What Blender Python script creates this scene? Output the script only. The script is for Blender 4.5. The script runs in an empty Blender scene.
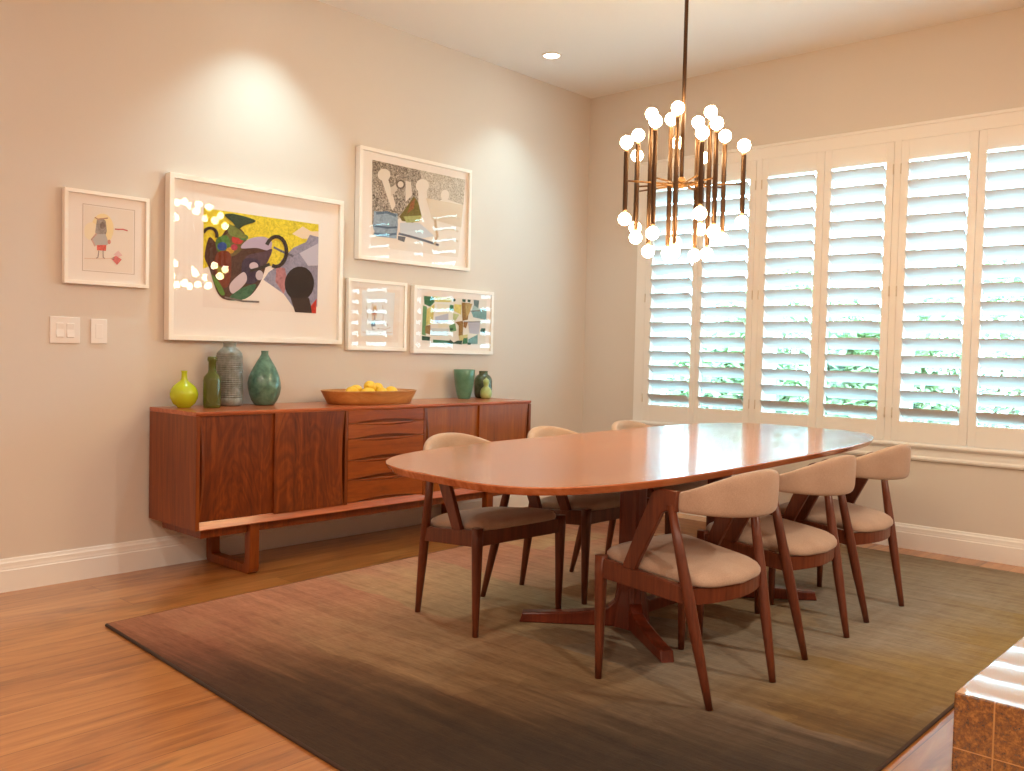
import bpy, bmesh, math, random
from mathutils import Vector, Matrix
random.seed(7)
sc = bpy.context.scene
COL = sc.collection
PI = math.pi

# ------------------------------------------------------------------ helpers
def lin(c):
    return tuple((x/12.92 if x <= .04045 else ((x+.055)/1.055)**2.4) for x in [v/255 for v in c])

def new_mat(name):
    m = bpy.data.materials.new(name); m.use_nodes = True
    nt = m.node_tree
    b = nt.nodes['Principled BSDF']
    return m, nt, b

def plain(name, rgb, rough=.6, metal=0., coat=0., bump=0., bscale=300, emit=None, spec=None):
    m, nt, b = new_mat(name)
    b.inputs['Base Color'].default_value = (*lin(rgb), 1)
    b.inputs['Roughness'].default_value = rough
    b.inputs['Metallic'].default_value = metal
    if coat: b.inputs['Coat Weight'].default_value = coat; b.inputs['Coat Roughness'].default_value = .08
    if spec is not None: b.inputs['Specular IOR Level'].default_value = spec
    if emit:
        b.inputs['Emission Color'].default_value = (*emit[0], 1); b.inputs['Emission Strength'].default_value = emit[1]
    if bump:
        tc = nt.nodes.new('ShaderNodeTexCoord'); n = nt.nodes.new('ShaderNodeTexNoise'); n.inputs['Scale'].default_value = bscale
        bp = nt.nodes.new('ShaderNodeBump'); bp.inputs['Strength'].default_value = bump; bp.inputs['Distance'].default_value = .002
        nt.links.new(tc.outputs['Object'], n.inputs['Vector']); nt.links.new(n.outputs['Fac'], bp.inputs['Height'])
        nt.links.new(bp.outputs['Normal'], b.inputs['Normal'])
    return m

def ramp(nt, stops, fac):
    r = nt.nodes.new('ShaderNodeValToRGB')
    el = r.color_ramp.elements
    while len(el) < len(stops): el.new(.5)
    for e, (p, c) in zip(el, stops): e.position = p; e.color = (*lin(c), 1)
    nt.links.new(fac, r.inputs['Fac'])
    return r.outputs['Color']

def noise(nt, vec, scale, detail=4, rough=.55, dist=0.):
    n = nt.nodes.new('ShaderNodeTexNoise'); n.inputs['Scale'].default_value = scale
    n.inputs['Detail'].default_value = detail; n.inputs['Roughness'].default_value = rough; n.inputs['Distortion'].default_value = dist
    nt.links.new(vec, n.inputs['Vector']); return n.outputs['Fac']

def mapping(nt, scale=(1,1,1), rot=(0,0,0), loc=(0,0,0)):
    tc = nt.nodes.new('ShaderNodeTexCoord'); mp = nt.nodes.new('ShaderNodeMapping')
    mp.inputs['Scale'].default_value = scale; mp.inputs['Rotation'].default_value = rot; mp.inputs['Location'].default_value = loc
    nt.links.new(tc.outputs['Object'], mp.inputs['Vector']); return mp.outputs['Vector']

def mixc(nt, a, b, fac, mode='MIX'):
    x = nt.nodes.new('ShaderNodeMix'); x.data_type = 'RGBA'; x.blend_type = mode
    for s, v in ((x.inputs[0], fac), (x.inputs[6], a), (x.inputs[7], b)):
        if hasattr(v, 'links'): nt.links.new(v, s)
        elif isinstance(v, tuple): s.default_value = (*v, 1) if len(v) == 3 else v
        else: s.default_value = v
    return x.outputs[2]

def math_n(nt, op, a, b=None, c=None):
    n = nt.nodes.new('ShaderNodeMath'); n.operation = op
    for i, v in enumerate((a, b, c)):
        if v is None: continue
        if hasattr(v, 'links'): nt.links.new(v, n.inputs[i])
        else: n.inputs[i].default_value = v
    return n.outputs[0]

def wood(name, dark, mid, light, axis=2, freq=26, stretch=.05, rough=.4, coat=0., figure=0., loc=(0,0,0)):
    m, nt, b = new_mat(name)
    s = [1., 1., 1.]; s[axis] = stretch
    v = mapping(nt, tuple(s), loc=loc)
    f1 = noise(nt, v, freq, 5, .6, 1.2)
    f2 = noise(nt, v, freq*7, 3, .6, .3)
    f = math_n(nt, 'ADD', math_n(nt, 'MULTIPLY', f1, .75), math_n(nt, 'MULTIPLY', f2, .25))
    if figure:
        s2 = [1., 1., 1.]; s2[axis] = .35
        v2 = mapping(nt, tuple(s2), loc=loc)
        f3 = noise(nt, v2, 4.5, 3, .5, 2.2)
        w = math_n(nt, 'FRACT', math_n(nt, 'MULTIPLY', f3, 7.))
        w = math_n(nt, 'ABSOLUTE', math_n(nt, 'SUBTRACT', w, .5))
        f = math_n(nt, 'ADD', math_n(nt, 'MULTIPLY', f, 1-figure), math_n(nt, 'MULTIPLY', math_n(nt, 'ADD', w, .25), figure))
    c = ramp(nt, [(.30, dark), (.5, mid), (.70, light)], f)
    nt.links.new(c, b.inputs['Base Color'])
    b.inputs['Roughness'].default_value = rough
    if coat: b.inputs['Coat Weight'].default_value = coat; b.inputs['Coat Roughness'].default_value = .12
    return m

# geometry collectors -------------------------------------------------
def bm_new(): return bmesh.new()

def box(bm, x0, x1, y0, y1, z0, z1, bev=0., seg=2):
    vs = [bm.verts.new(p) for p in ((x0,y0,z0),(x1,y0,z0),(x1,y1,z0),(x0,y1,z0),(x0,y0,z1),(x1,y0,z1),(x1,y1,z1),(x0,y1,z1))]
    fs = [bm.faces.new([vs[i] for i in q]) for q in ((3,2,1,0),(4,5,6,7),(0,1,5,4),(1,2,6,5),(2,3,7,6),(3,0,4,7))]
    if bev:
        es = list({e for f in fs for e in f.edges})
        bmesh.ops.bevel(bm, geom=es, offset=bev, segments=seg, affect='EDGES', profile=.5)

def extrude_poly(bm, pts, vec, bev=0.):
    """closed polygon pts (3-D) pushed along vec"""
    v = Vector(vec)
    a = [bm.verts.new(p) for p in pts]; b = [bm.verts.new(Vector(p)+v) for p in pts]
    n = len(pts)
    fs = [bm.faces.new(a[::-1]), bm.faces.new(b)]
    fs += [bm.faces.new((a[i], a[(i+1) % n], b[(i+1) % n], b[i])) for i in range(n)]
    bmesh.ops.recalc_face_normals(bm, faces=fs)
    if bev:
        es = list(fs[0].edges)+list(fs[1].edges)
        bmesh.ops.bevel(bm, geom=es, offset=bev, segments=2, affect='EDGES', profile=.5)

def tube(bm, pts, radii, n=14, caps=True, flat=None):
    pts = [Vector(p) for p in pts]
    if not hasattr(radii, '__len__'): radii = [radii]*len(pts)
    rings = []; up = None
    for i, p in enumerate(pts):
        t = (pts[min(i+1, len(pts)-1)]-pts[max(i-1, 0)]).normalized()
        if up is None:
            up = Vector((0,0,1)) if abs(t.z) < .9 else Vector((1,0,0))
        s = t.cross(up).normalized(); u = s.cross(t).normalized(); up = u
        rings.append([bm.verts.new(p+s*radii[i]*math.cos(a)+u*radii[i]*math.sin(a)*(flat or 1)) for a in [2*PI*k/n for k in range(n)]])
    for r0, r1 in zip(rings, rings[1:]):
        for k in range(n):
            f = bm.faces.new((r0[k], r0[(k+1) % n], r1[(k+1) % n], r1[k])); f.smooth = True
    if caps: bm.faces.new(rings[0][::-1]); bm.faces.new(rings[-1])

def lathe(bm, prof, n=40, c=(0,0,0), sx=1., sy=1., mod=None, caps=True):
    rings = []
    for r, z in prof:
        rings.append([bm.verts.new((c[0]+sx*max(r, 1e-4)*math.cos(2*PI*k/n)*(mod(k/n, z) if mod else 1),
                                    c[1]+sy*max(r, 1e-4)*math.sin(2*PI*k/n)*(mod(k/n, z) if mod else 1), c[2]+z)) for k in range(n)])
    for r0, r1 in zip(rings, rings[1:]):
        for k in range(n):
            f = bm.faces.new((r0[k], r0[(k+1) % n], r1[(k+1) % n], r1[k])); f.smooth = True
    if caps: bm.faces.new(rings[0][::-1]); bm.faces.new(rings[-1])

def stack(bm, rings, smooth=True):
    """rings of equal length joined into a closed skin"""
    rs = [[bm.verts.new(p) for p in r] for r in rings]
    n = len(rs[0]); fs = []
    for a, b in zip(rs, rs[1:]):
        for k in range(n):
            f = bm.faces.new((a[k], a[(k+1) % n], b[(k+1) % n], b[k])); f.smooth = smooth; fs.append(f)
    fs.append(bm.faces.new(rs[0][::-1])); fs.append(bm.faces.new(rs[-1]))
    bmesh.ops.recalc_face_normals(bm, faces=fs)

def obj(name, bm, mat, parent=None, smooth_angle=None, org=None):
    if org is not None: bmesh.ops.translate(bm, verts=bm.verts[:], vec=-Vector(org))
    me = bpy.data.meshes.new(name); bm.to_mesh(me); bm.free()
    for m in (mat if isinstance(mat, (list, tuple)) else [mat]): me.materials.append(m)
    o = bpy.data.objects.new(name, me); COL.objects.link(o)
    if parent is not None: o.parent = parent
    elif org is not None: o.location = org
    return o

def tag(o, label, cat, group=None):
    o['label'] = label; o['category'] = cat
    if group: o['group'] = group
    return o

def thing(name, label, cat, loc=(0,0,0), rotz=0., group=None):
    o = bpy.data.objects.new(name, None); COL.objects.link(o)
    o.empty_display_size = .1; o.location = loc; o.rotation_euler = (0,0,rotz)
    return tag(o, label, cat, group)

def struct(name, bm, mat, parent=None, org=None):
    o = obj(name, bm, mat, parent, org=org); o['kind'] = 'structure'; return o

def dup(root, loc, rotz, label, group=None):
    r = root.copy(); COL.objects.link(r); r.location = loc; r.rotation_euler = (0,0,rotz); r['label'] = label
    if group: r['group'] = group
    for ch in list(root.children):
        c = ch.copy(); COL.objects.link(c); c.parent = r
        for g in list(ch.children):
            d = g.copy(); COL.objects.link(d); d.parent = c
    return r

# ------------------------------------------------------------------ camera
CAM = Vector((4.35193, -5.58875, 1.10643)); F, PITCH, ROLL, YAW = 919.0, -.0361, .0227, .7393
d = Vector((-math.sin(YAW)*math.cos(PITCH), math.cos(YAW)*math.cos(PITCH), math.sin(PITCH)))
r = Vector((math.cos(YAW), math.sin(YAW), 0)); u = r.cross(d)
r, u = r*math.cos(ROLL)+u*math.sin(ROLL), -r*math.sin(ROLL)+u*math.cos(ROLL)
cam = bpy.data.cameras.new('camera'); cam.sensor_width = 36; cam.sensor_fit = 'HORIZONTAL'; cam.lens = F/1024*36
cam.clip_start = .05; cam.clip_end = 200
co = bpy.data.objects.new('camera', cam); COL.objects.link(co)
co.matrix_world = Matrix(((r.x,u.x,-d.x,CAM.x),(r.y,u.y,-d.y,CAM.y),(r.z,u.z,-d.z,CAM.z),(0,0,0,1)))
sc.camera = co

# ------------------------------------------------------------------ materials
M = {}
M['wall'] = plain('wall_paint', (218,208,198), .9, bump=.08, bscale=160)
M['ceiling'] = plain('ceiling_paint', (238,236,233), .95)
M['trim'] = plain('white_trim_paint', (240,237,233), .45)
M['shutter'] = plain('white_shutter_paint', (240,237,233), .4)
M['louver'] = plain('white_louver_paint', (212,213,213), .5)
M['frame'] = plain('white_frame_lacquer', (246,240,232), .4)
M['mount'] = plain('mount_board', (244,236,230), .9)
M['paper'] = plain('drawing_paper', (240,232,224), .9)
M['brass'] = plain('aged_brass', (116,82,50), .5, metal=1.)
M['bronze'] = plain('dark_bronze_tube', (84,62,46), .42, metal=1.)
M['hinge'] = plain('painted_hinge', (214,202,188), .45)
M['switch'] = plain('white_switch_plastic', (238,232,228), .4)
M['fabric'] = None

# floor boards
def floor_mat():
    m, nt, b = new_mat('oak_floor_boards')
    v = mapping(nt, (1,1,1), rot=(0,0,PI/2))
    br = nt.nodes.new('ShaderNodeTexBrick'); nt.links.new(v, br.inputs['Vector'])
    br.offset = .37; br.inputs['Scale'].default_value = 1.; br.inputs['Mortar Size'].default_value = .0012
    br.inputs['Brick Width'].default_value = 1.9; br.inputs['Row Height'].default_value = .145
    br.inputs['Color1'].default_value = (.15,.15,.15,1); br.inputs['Color2'].default_value = (.9,.9,.9,1); br.inputs['Mortar'].default_value = (.0,.0,.0,1)
    br.inputs['Bias'].default_value = 0.
    off = nt.nodes.new('ShaderNodeVectorMath'); off.operation = 'ADD'
    sep = nt.nodes.new('ShaderNodeCombineXYZ'); nt.links.new(math_n(nt, 'MULTIPLY', br.outputs['Color'], 13.), sep.inputs[2])
    v2 = mapping(nt, (1, .1, 1)); nt.links.new(v2, off.inputs[0]); nt.links.new(sep.outputs[0], off.inputs[1])
    g = noise(nt, off.outputs[0], 13, 6, .62, 1.6)
    g2 = noise(nt, off.outputs[0], 95, 3, .6, .4)
    v3 = mapping(nt, (1, .3, 1)); kn = noise(nt, v3, 5.5, 3, .6, .8)
    f = math_n(nt, 'ADD', math_n(nt, 'MULTIPLY', g, .7), math_n(nt, 'ADD', math_n(nt, 'MULTIPLY', g2, .14), math_n(nt, 'MULTIPLY', br.outputs['Color'], .17)))
    c = ramp(nt, [(.28,(110,64,28)), (.45,(168,106,52)), (.60,(190,128,68)), (.78,(206,150,88))], f)
    kf = nt.nodes.new('ShaderNodeMapRange'); kf.inputs['From Min'].default_value = .62; kf.inputs['From Max'].default_value = .78; nt.links.new(kn, kf.inputs['Value'])
    c = mixc(nt, c, lin((92,58,26)), math_n(nt, 'MULTIPLY', kf.outputs[0], .75))
    c = mixc(nt, c, lin((70,36,14)), math_n(nt, 'MULTIPLY', br.outputs['Fac'], .7))
    nt.links.new(c, b.inputs['Base Color']); b.inputs['Roughness'].default_value = .36
    b.inputs['Coat Weight'].default_value = .7; b.inputs['Coat Roughness'].default_value = .16
    bp = nt.nodes.new('ShaderNodeBump'); bp.inputs['Strength'].default_value = .12; bp.inputs['Distance'].default_value = .003
    nt.links.new(g, bp.inputs['Height']); nt.links.new(bp.outputs['Normal'], b.inputs['Normal'])
    return m
M['floor'] = floor_mat()

def rug_mat():
    m, nt, b = new_mat('hand_woven_rug')
    tc = nt.nodes.new('ShaderNodeTexCoord'); sep = nt.nodes.new('ShaderNodeSeparateXYZ'); nt.links.new(tc.outputs['Object'], sep.inputs[0])
    v1 = mapping(nt, (.55, 1.5, 1), rot=(0,0,.06)); p1 = noise(nt, v1, 1.15, 3, .55, .6)
    v2 = mapping(nt, (.22, 3.2, 1), rot=(0,0,.04)); p2 = noise(nt, v2, 3.2, 4, .6, .4)
    v3 = mapping(nt, (.5, 3.5, 1)); p3 = noise(nt, v3, 42, 3, .7, .2)
    # woven colour blocks with wavering borders
    nv = nt.nodes.new('ShaderNodeTexNoise'); nv.inputs['Scale'].default_value = 2.2; nv.inputs['Detail'].default_value = 5
    nt.links.new(tc.outputs['Object'], nv.inputs['Vector'])
    ad = nt.nodes.new('ShaderNodeVectorMath'); ad.operation = 'MULTIPLY_ADD'; ad.inputs[1].default_value = (.75,.22,0)
    nt.links.new(nv.outputs['Color'], ad.inputs[0]); nt.links.new(tc.outputs['Object'], ad.inputs[2])
    def blocks(w, h, off):
        br = nt.nodes.new('ShaderNodeTexBrick'); br.offset = off; br.inputs['Scale'].default_value = 1.; br.inputs['Mortar Size'].default_value = 0.
        br.inputs['Brick Width'].default_value = w; br.inputs['Row Height'].default_value = h
        br.inputs['Color1'].default_value = (0,0,0,1); br.inputs['Color2'].default_value = (1,1,1,1); nt.links.new(ad.outputs[0], br.inputs['Vector'])
        return br.outputs['Color']
    k1, k2 = blocks(1.15, .62, .43), blocks(.8, .31, .6)
    fx = math_n(nt, 'MULTIPLY', sep.outputs[0], 1/2.75)
    fx = math_n(nt, 'ADD', fx, math_n(nt, 'MULTIPLY', math_n(nt, 'SUBTRACT', p1, .5), .5))
    fx = math_n(nt, 'ADD', fx, math_n(nt, 'MULTIPLY', math_n(nt, 'SUBTRACT', k1, .5), .30))
    hue = ramp(nt, [(.0,(214,156,130)), (.2,(212,178,142)), (.42,(196,178,142)), (.6,(178,174,160)), (.82,(178,174,164)), (1.,(166,148,102))], fx)  # woven tones; greyer right-hand stops also hold cool window daylight in the colour
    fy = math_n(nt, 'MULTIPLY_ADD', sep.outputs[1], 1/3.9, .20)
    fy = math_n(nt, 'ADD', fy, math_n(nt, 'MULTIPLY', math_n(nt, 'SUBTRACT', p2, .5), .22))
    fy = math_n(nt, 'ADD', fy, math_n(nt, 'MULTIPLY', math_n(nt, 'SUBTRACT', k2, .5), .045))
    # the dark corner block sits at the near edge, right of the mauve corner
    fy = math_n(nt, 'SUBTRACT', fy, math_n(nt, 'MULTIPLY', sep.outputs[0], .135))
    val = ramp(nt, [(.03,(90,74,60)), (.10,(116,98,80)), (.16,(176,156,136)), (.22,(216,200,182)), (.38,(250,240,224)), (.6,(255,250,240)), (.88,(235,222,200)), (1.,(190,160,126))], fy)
    c = mixc(nt, hue, val, 1., 'MULTIPLY')
    v4 = mapping(nt, (.30, 2.4, 1), rot=(0,0,.03)); p4 = noise(nt, v4, 9, 4, .7, .5)
    v5 = mapping(nt, (2.4, .35, 1)); p5 = noise(nt, v5, 7, 4, .7, .5)
    st = ramp(nt, [(.32,(206,196,190)), (.5,(238,234,230)), (.68,(255,255,255))], math_n(nt, 'ADD', math_n(nt, 'MULTIPLY', p4, .65), math_n(nt, 'MULTIPLY', p5, .35)))
    c = mixc(nt, c, st, 1., 'MULTIPLY')
    fine = ramp(nt, [(.2,(205,200,196)), (.8,(255,255,255))], p3)
    c = mixc(nt, c, fine, 1., 'MULTIPLY')
    nt.links.new(c, b.inputs['Base Color']); b.inputs['Roughness'].default_value = .95
    bp = nt.nodes.new('ShaderNodeBump'); bp.inputs['Strength'].default_value = .5; bp.inputs['Distance'].default_value = .004
    nt.links.new(p3, bp.inputs['Height']); nt.links.new(bp.outputs['Normal'], b.inputs['Normal'])
    return m
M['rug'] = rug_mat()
M['rug_edge'] = plain('rug_binding', (62,44,34), .95)

M['teak_top'] = wood('teak_table_top', (150,80,46), (182,108,66), (204,134,90), axis=1, freq=13, stretch=.05, rough=.2, coat=.45)
M['teak_dark'] = wood('teak_table_base', (84,30,14), (112,44,22), (136,60,32), axis=2, freq=22, stretch=.06, rough=.35, coat=.1)
M['chair_wood'] = wood('chair_teak', (76,34,18), (104,50,28), (128,66,38), axis=2, freq=24, stretch=.08, rough=.38)
M['side_lit'] = wood('sideboard_teak_lit', (146,70,36), (176,92,52), (196,114,70), axis=1, freq=24, stretch=.05, rough=.28, coat=.3)  # lighter teak: strong light and reflection on the top put into its colour
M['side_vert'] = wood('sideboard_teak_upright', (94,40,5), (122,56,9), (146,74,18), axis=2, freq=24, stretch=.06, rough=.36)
M['rosewood'] = wood('rosewood_door_veneer', (72,26,3), (110,47,8), (150,74,18), axis=2, freq=18, stretch=.05, rough=.36, figure=.28)
M['door_lit'] = wood('door_veneer_lit', (112,54,8), (144,74,14), (168,94,26), axis=2, freq=18, stretch=.06, rough=.36, figure=.12)  # same door veneer in a brighter orange, the light put into its colour
M['drawer_teak'] = wood('drawer_teak', (112,50,10), (144,68,16), (168,90,32), axis=1, freq=20, stretch=.06, rough=.3, figure=.1)
M['inside'] = plain('cabinet_shadow_gap_wood', (52,26,14), .6)
M['bowl'] = wood('oiled_beech_bowl', (158,100,48), (186,126,66), (204,148,86), axis=1, freq=14, stretch=.1, rough=.4)

def fabric():
    m, nt, b = new_mat('taupe_wool_upholstery')
    v = mapping(nt, (1,1,1)); n1 = noise(nt, v, 320, 2, .7); n2 = noise(nt, v, 9, 3, .5)
    f = math_n(nt, 'ADD', math_n(nt, 'MULTIPLY', n1, .6), math_n(nt, 'MULTIPLY', n2, .4))
    c = ramp(nt, [(.3,(162,134,114)), (.7,(192,164,142))], f); nt.links.new(c, b.inputs['Base Color'])
    b.inputs['Roughness'].default_value = .92; b.inputs['Sheen Weight'].default_value = .25
    bp = nt.nodes.new('ShaderNodeBump'); bp.inputs['Strength'].default_value = .25; bp.inputs['Distance'].default_value = .001
    nt.links.new(n1, bp.inputs['Height']); nt.links.new(bp.outputs['Normal'], b.inputs['Normal'])
    return m
M['fabric'] = fabric()

def glass_mat(name, tint=(1,1,1), ior=1.5):
    m = bpy.data.materials.new(name); m.use_nodes = True; nt = m.node_tree; nt.nodes.clear()
    o = nt.nodes.new('ShaderNodeOutputMaterial'); t = nt.nodes.new('ShaderNodeBsdfTransparent'); t.inputs[0].default_value = (*tint, 1)
    g = nt.nodes.new('ShaderNodeBsdfGlossy'); g.inputs['Roughness'].default_value = .0
    lw = nt.nodes.new('ShaderNodeLayerWeight'); lw.inputs['Blend'].default_value = .5
    pw = nt.nodes.new('ShaderNodeMath'); pw.operation = 'POWER'; pw.inputs[1].default_value = 5.; nt.links.new(lw.outputs['Facing'], pw.inputs[0])
    fr = nt.nodes.new('ShaderNodeMath'); fr.operation = 'MULTIPLY_ADD'; fr.inputs[1].default_value = .96; fr.inputs[2].default_value = ((ior-1)/(ior+1))**2
    nt.links.new(pw.outputs[0], fr.inputs[0])
    mx = nt.nodes.new('ShaderNodeMixShader')
    nt.links.new(fr.outputs[0], mx.inputs[0]); nt.links.new(t.outputs[0], mx.inputs[1]); nt.links.new(g.outputs[0], mx.inputs[2]); nt.links.new(mx.outputs[0], o.inputs[0])
    return m
M['glass'] = glass_mat('picture_glass', ior=1.45)
M['pane'] = glass_mat('window_glass', (.96,.985,.97))
M['bulb'] = plain('frosted_lit_bulb', (255,244,225), .3, emit=((1.,.76,.42), 66.))
M['lens'] = plain('downlight_lens', (255,250,240), .3, emit=((1.,.88,.7), 20.))

# ------------------------------------------------------------------ room shell
H = 3.047; RX = 7.2; FY = -9.2; WT = .18
b = bm_new(); box(b, -WT, RX+WT, FY-WT, WT, -.12, 0); struct('floor', b, M['floor'])
b = bm_new(); box(b, -WT, RX+WT, FY-WT, WT, H, H+.12); struct('ceiling', b, M['ceiling'])
b = bm_new(); box(b, -WT, 0, FY-WT, WT, 0, H); struct('wall_left', b, M['wall'])
b = bm_new(); box(b, RX, RX+WT, FY-WT, WT, 0, H); struct('wall_right', b, M['wall'])
WX0, WX1, WZ0, WZ1 = .56, 3.225, .60, 2.41      # window opening
b = bm_new()
box(b, 0, WX0, 0, WT, 0, H); box(b, WX1, RX, 0, WT, 0, H); box(b, WX0, WX1, 0, WT, 0, WZ0); box(b, WX0, WX1, 0, WT, WZ1, H)
struct('wall_back', b, M['wall'])
b = bm_new(); box(b, -WT, RX+WT, FY-WT, FY, 0, H); struct('wall_front', b, M['wall'])

# baseboards: flat lower board, step and cap moulding
BH = .1458
def base_profile():
    return [(0,0),(.018,0),(.018,.094),(.0145,.098),(.0145,.104),(.013,.112),(.0125,.126),(.008,.133),(.006,BH-.003),(.004,BH),(0,BH)]
def moulding(prof, a, bpt, out):
    bm = bm_new(); a = Vector(a); bb = Vector(bpt); o = Vector(out)
    extrude_poly(bm, [a+o*p+Vector((0,0,z)) for p, z in prof], bb-a); return bm
struct('baseboard_left', moulding(base_profile(), (0,FY,0), (0,0,0), (1,0,0)), M['trim'])
struct('baseboard_back', moulding(base_profile(), (0,0,0), (RX,0,0), (0,-1,0)), M['trim'])
struct('baseboard_right', moulding(base_profile(), (RX,0,0), (RX,FY,0), (-1,0,0)), M['trim'])
# door casing just at the left edge of the picture
b = bm_new(); box(b, 0, .022, -4.27, -4.160, BH, 2.45, .004); struct('trim_1', b, M['trim'])

# window: casing, stool, glazed sashes
win = bpy.data.objects.new('window_1', None); COL.objects.link(win); win['kind'] = 'structure'
b = bm_new()
CX0, CX1, CZ1 = .478, 3.31, 2.497
def cas(bm, x0, x1, z0, z1): box(bm, x0, x1, -.022, 0, z0, z1, .004)
cas(b, CX0, WX0+.006, .60, CZ1); cas(b, WX1-.006, CX1, .60, CZ1); cas(b, WX0+.006, WX1-.006, WZ1-.006, CZ1)
box(b, CX0, CX1, -.030, 0, CZ1-.018, CZ1+.002, .004)
obj('casing', b, M['trim'], win)
b = bm_new()
prof = [(0,.528),(.014,.528),(.020,.538),(.020,.548),(.017,.556),(.018,.598),(.036,.606),(.040,.613),(.040,.622),(.036,.629),(0,.629)]
a0 = Vector((CX0-.02,0,0)); extrude_poly(b, [a0+Vector((0,-p,z)) for p, z in prof], (CX1-CX0+.04,0,0))
obj('sill', b, M['trim'], win)
b = bm_new()
secs = [(.56,1.43),(1.43,2.325),(2.325,3.225)]
for x0, x1 in secs:
    for (a, c) in ((x0, x0+.075), (x1-.075, x1)): box(b, a, c, .10, .16, WZ0, WZ1)
    box(b, x0+.075, x1-.075, .10, .16, WZ0, WZ0+.075); box(b, x0+.075, x1-.075, .10, .16, WZ1-.06, WZ1)
obj('sash', b, M['trim'], win)
b = bm_new()
for x0, x1 in secs: box(b, x0+.07, x1-.07, .128, .132, WZ0+.07, WZ1-.055)
obj('pane', b, M['pane'], win)

# shutters: three pairs; each panel is a hinged thing with frame, louvres and hinges
PY0, PY1 = -.030, .002
op = [(.619,.951),(1.030,1.368),(1.500,1.826),(1.925,2.257),(2.391,2.720),(2.811,3.140)]
edge = [(.566,.9905),(.9925,1.4125),(1.4555,1.8765),(1.8785,2.3025),(2.3455,2.7655),(2.7675,3.192)]
names = ['leftmost white louvred shutter panel, beside the room corner and behind the chandelier bulbs',
 'second white shutter panel from the room corner, behind the right side of the chandelier',
 'third white shutter panel from the left, just right of the chandelier',
 'fourth white shutter panel from the left, meeting the second window post',
 'fifth white shutter panel from the left, above the far end of the chairs',
 'rightmost white shutter panel, cut off by the edge of the view']
OZ0, OZ1 = .752, 2.288; PZ0, PZ1 = .633, 2.402; NL = 15; PITCHL = .1024
for i, ((o0, o1), (e0, e1)) in enumerate(zip(op, edge)):
    cx = (e0+e1)/2
    t = thing('shutter_panel', names[i], 'shutter', (cx, PY0, PZ0), 0, 'plantation shutters in the window')
    b = bm_new()
    box(b, e0, o0, PY0, PY1, PZ0, PZ1, .002); box(b, o1, e1, PY0, PY1, PZ0, PZ1, .002)
    box(b, o0, o1, PY0, PY1, PZ0, OZ0, .002); box(b, o0, o1, PY0, PY1, OZ1, PZ1, .002)
    obj('panel_frame', b, M['shutter'], t, org=t.location)
    b = bm_new()
    th = math.radians(38)
    for k in range(NL):
        zc = OZ0+.052+k*PITCHL-.006
        yc = -.014; L = .056
        pts = []
        for s in range(20):
            a = 2*PI*s/20; p = L*math.cos(a); q = .0062*math.sin(a)
            # room edge high, outer edge low
            pts.append((o0+.003, yc+p*math.cos(th)+q*math.sin(th), zc-p*math.sin(th)+q*math.cos(th)))
        extrude_poly(b, pts, (o1-o0-.006, 0, 0))
    obj('louvers', b, M['louver'], t, org=t.location)
    for zh in (.80, 1.52, 2.24):
        b = bm_new(); xh = e0 if i % 2 == 0 else e1
        tube(b, [(xh, PY0-.002, zh-.03), (xh, PY0-.002, zh+.03)], .004, 8); obj('hinge', b, M['hinge'], t, org=t.location)
# posts between the pairs
b = bm_new()
for x0, x1 in ((WX0, .5645), (1.414, 1.454), (2.304, 2.344), (3.1935, WX1)): box(b, x0, x1, PY0+.002, PY1+.02, .629, WZ1, .002)
obj('shutter_post', b, M['shutter'], win)
b = bm_new(); box(b, WX0, WX1, -.001, .02, 2.403, WZ1); box(b, WX0, WX1, -.03, .10, WZ0, .631); obj('shutter_head', b, M['shutter'], win)

# ------------------------------------------------------------------ rug
RUG = [(.803,-4.016),(3.462,-4.19),(3.442,-.262),(.622,-.232)]
RZ = .012
rug = thing('rug', 'large hand-woven rug in muted brown and olive bands under the dining table', 'rug', (.8,-4.1,0))
cen = Vector((sum(p[0] for p in RUG)/4, sum(p[1] for p in RUG)/4, 0))
b = bm_new(); rings = []
for ins, z in ((0,.0005),(0,RZ-.003),(.004,RZ)):
    ring = []
    for k in range(4):
        A, B = Vector((*RUG[k],0)), Vector((*RUG[(k+1)%4],0))
        for j in range(12):
            p = A.lerp(B, j/12); q = p+(cen-p).normalized()*ins; ring.append((q.x, q.y, z))
    rings.append(ring)
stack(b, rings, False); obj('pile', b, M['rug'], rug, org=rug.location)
b = bm_new(); rings = []
for k in range(4):
    A, B = Vector((*RUG[k],.006)), Vector((*RUG[(k+1)%4],.006)); tube(b, [A, A.lerp(B,.5), B], .0062, 8)
obj('binding', b, M['rug_edge'], rug, org=rug.location)

# ------------------------------------------------------------------ dining table
TZ = .72
tab = thing('dining_table', 'long boat-shaped teak dining table on twin pedestals in the middle of the rug', 'table', (2.235,-2.17,RZ))
cx, cy, ha, hb, th, nn, sk = 2.171, -2.1255, .5848, 1.5069, -.1068, 3.6673, -.1655
def outline(s, z, n=120):
    pts = []
    for k in range(n):
        a = 2*PI*k/n; c_, s_ = math.cos(a), math.sin(a)
        uu = ha*s*math.copysign(abs(c_)**(2/nn), c_); vv = hb*(1-(1-s)*ha/hb)*math.copysign(abs(s_)**(2/nn), s_)
        uu += sk*vv
        pts.append((cx+math.cos(th)*uu-math.sin(th)*vv, cy+math.sin(th)*uu+math.cos(th)*vv, z))
    return pts
b = bm_new()
stack(b, [outline(.955, TZ-.027), outline(.980, TZ-.026), outline(.985, TZ-.022), outline(1., TZ-.004), outline(.9992, TZ-.0015), outline(.9965, TZ)], False)
obj('tabletop', b, M['teak_top'], tab, org=tab.location)
PX, PYS = 2.24, (-2.53, -1.85)
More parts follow.
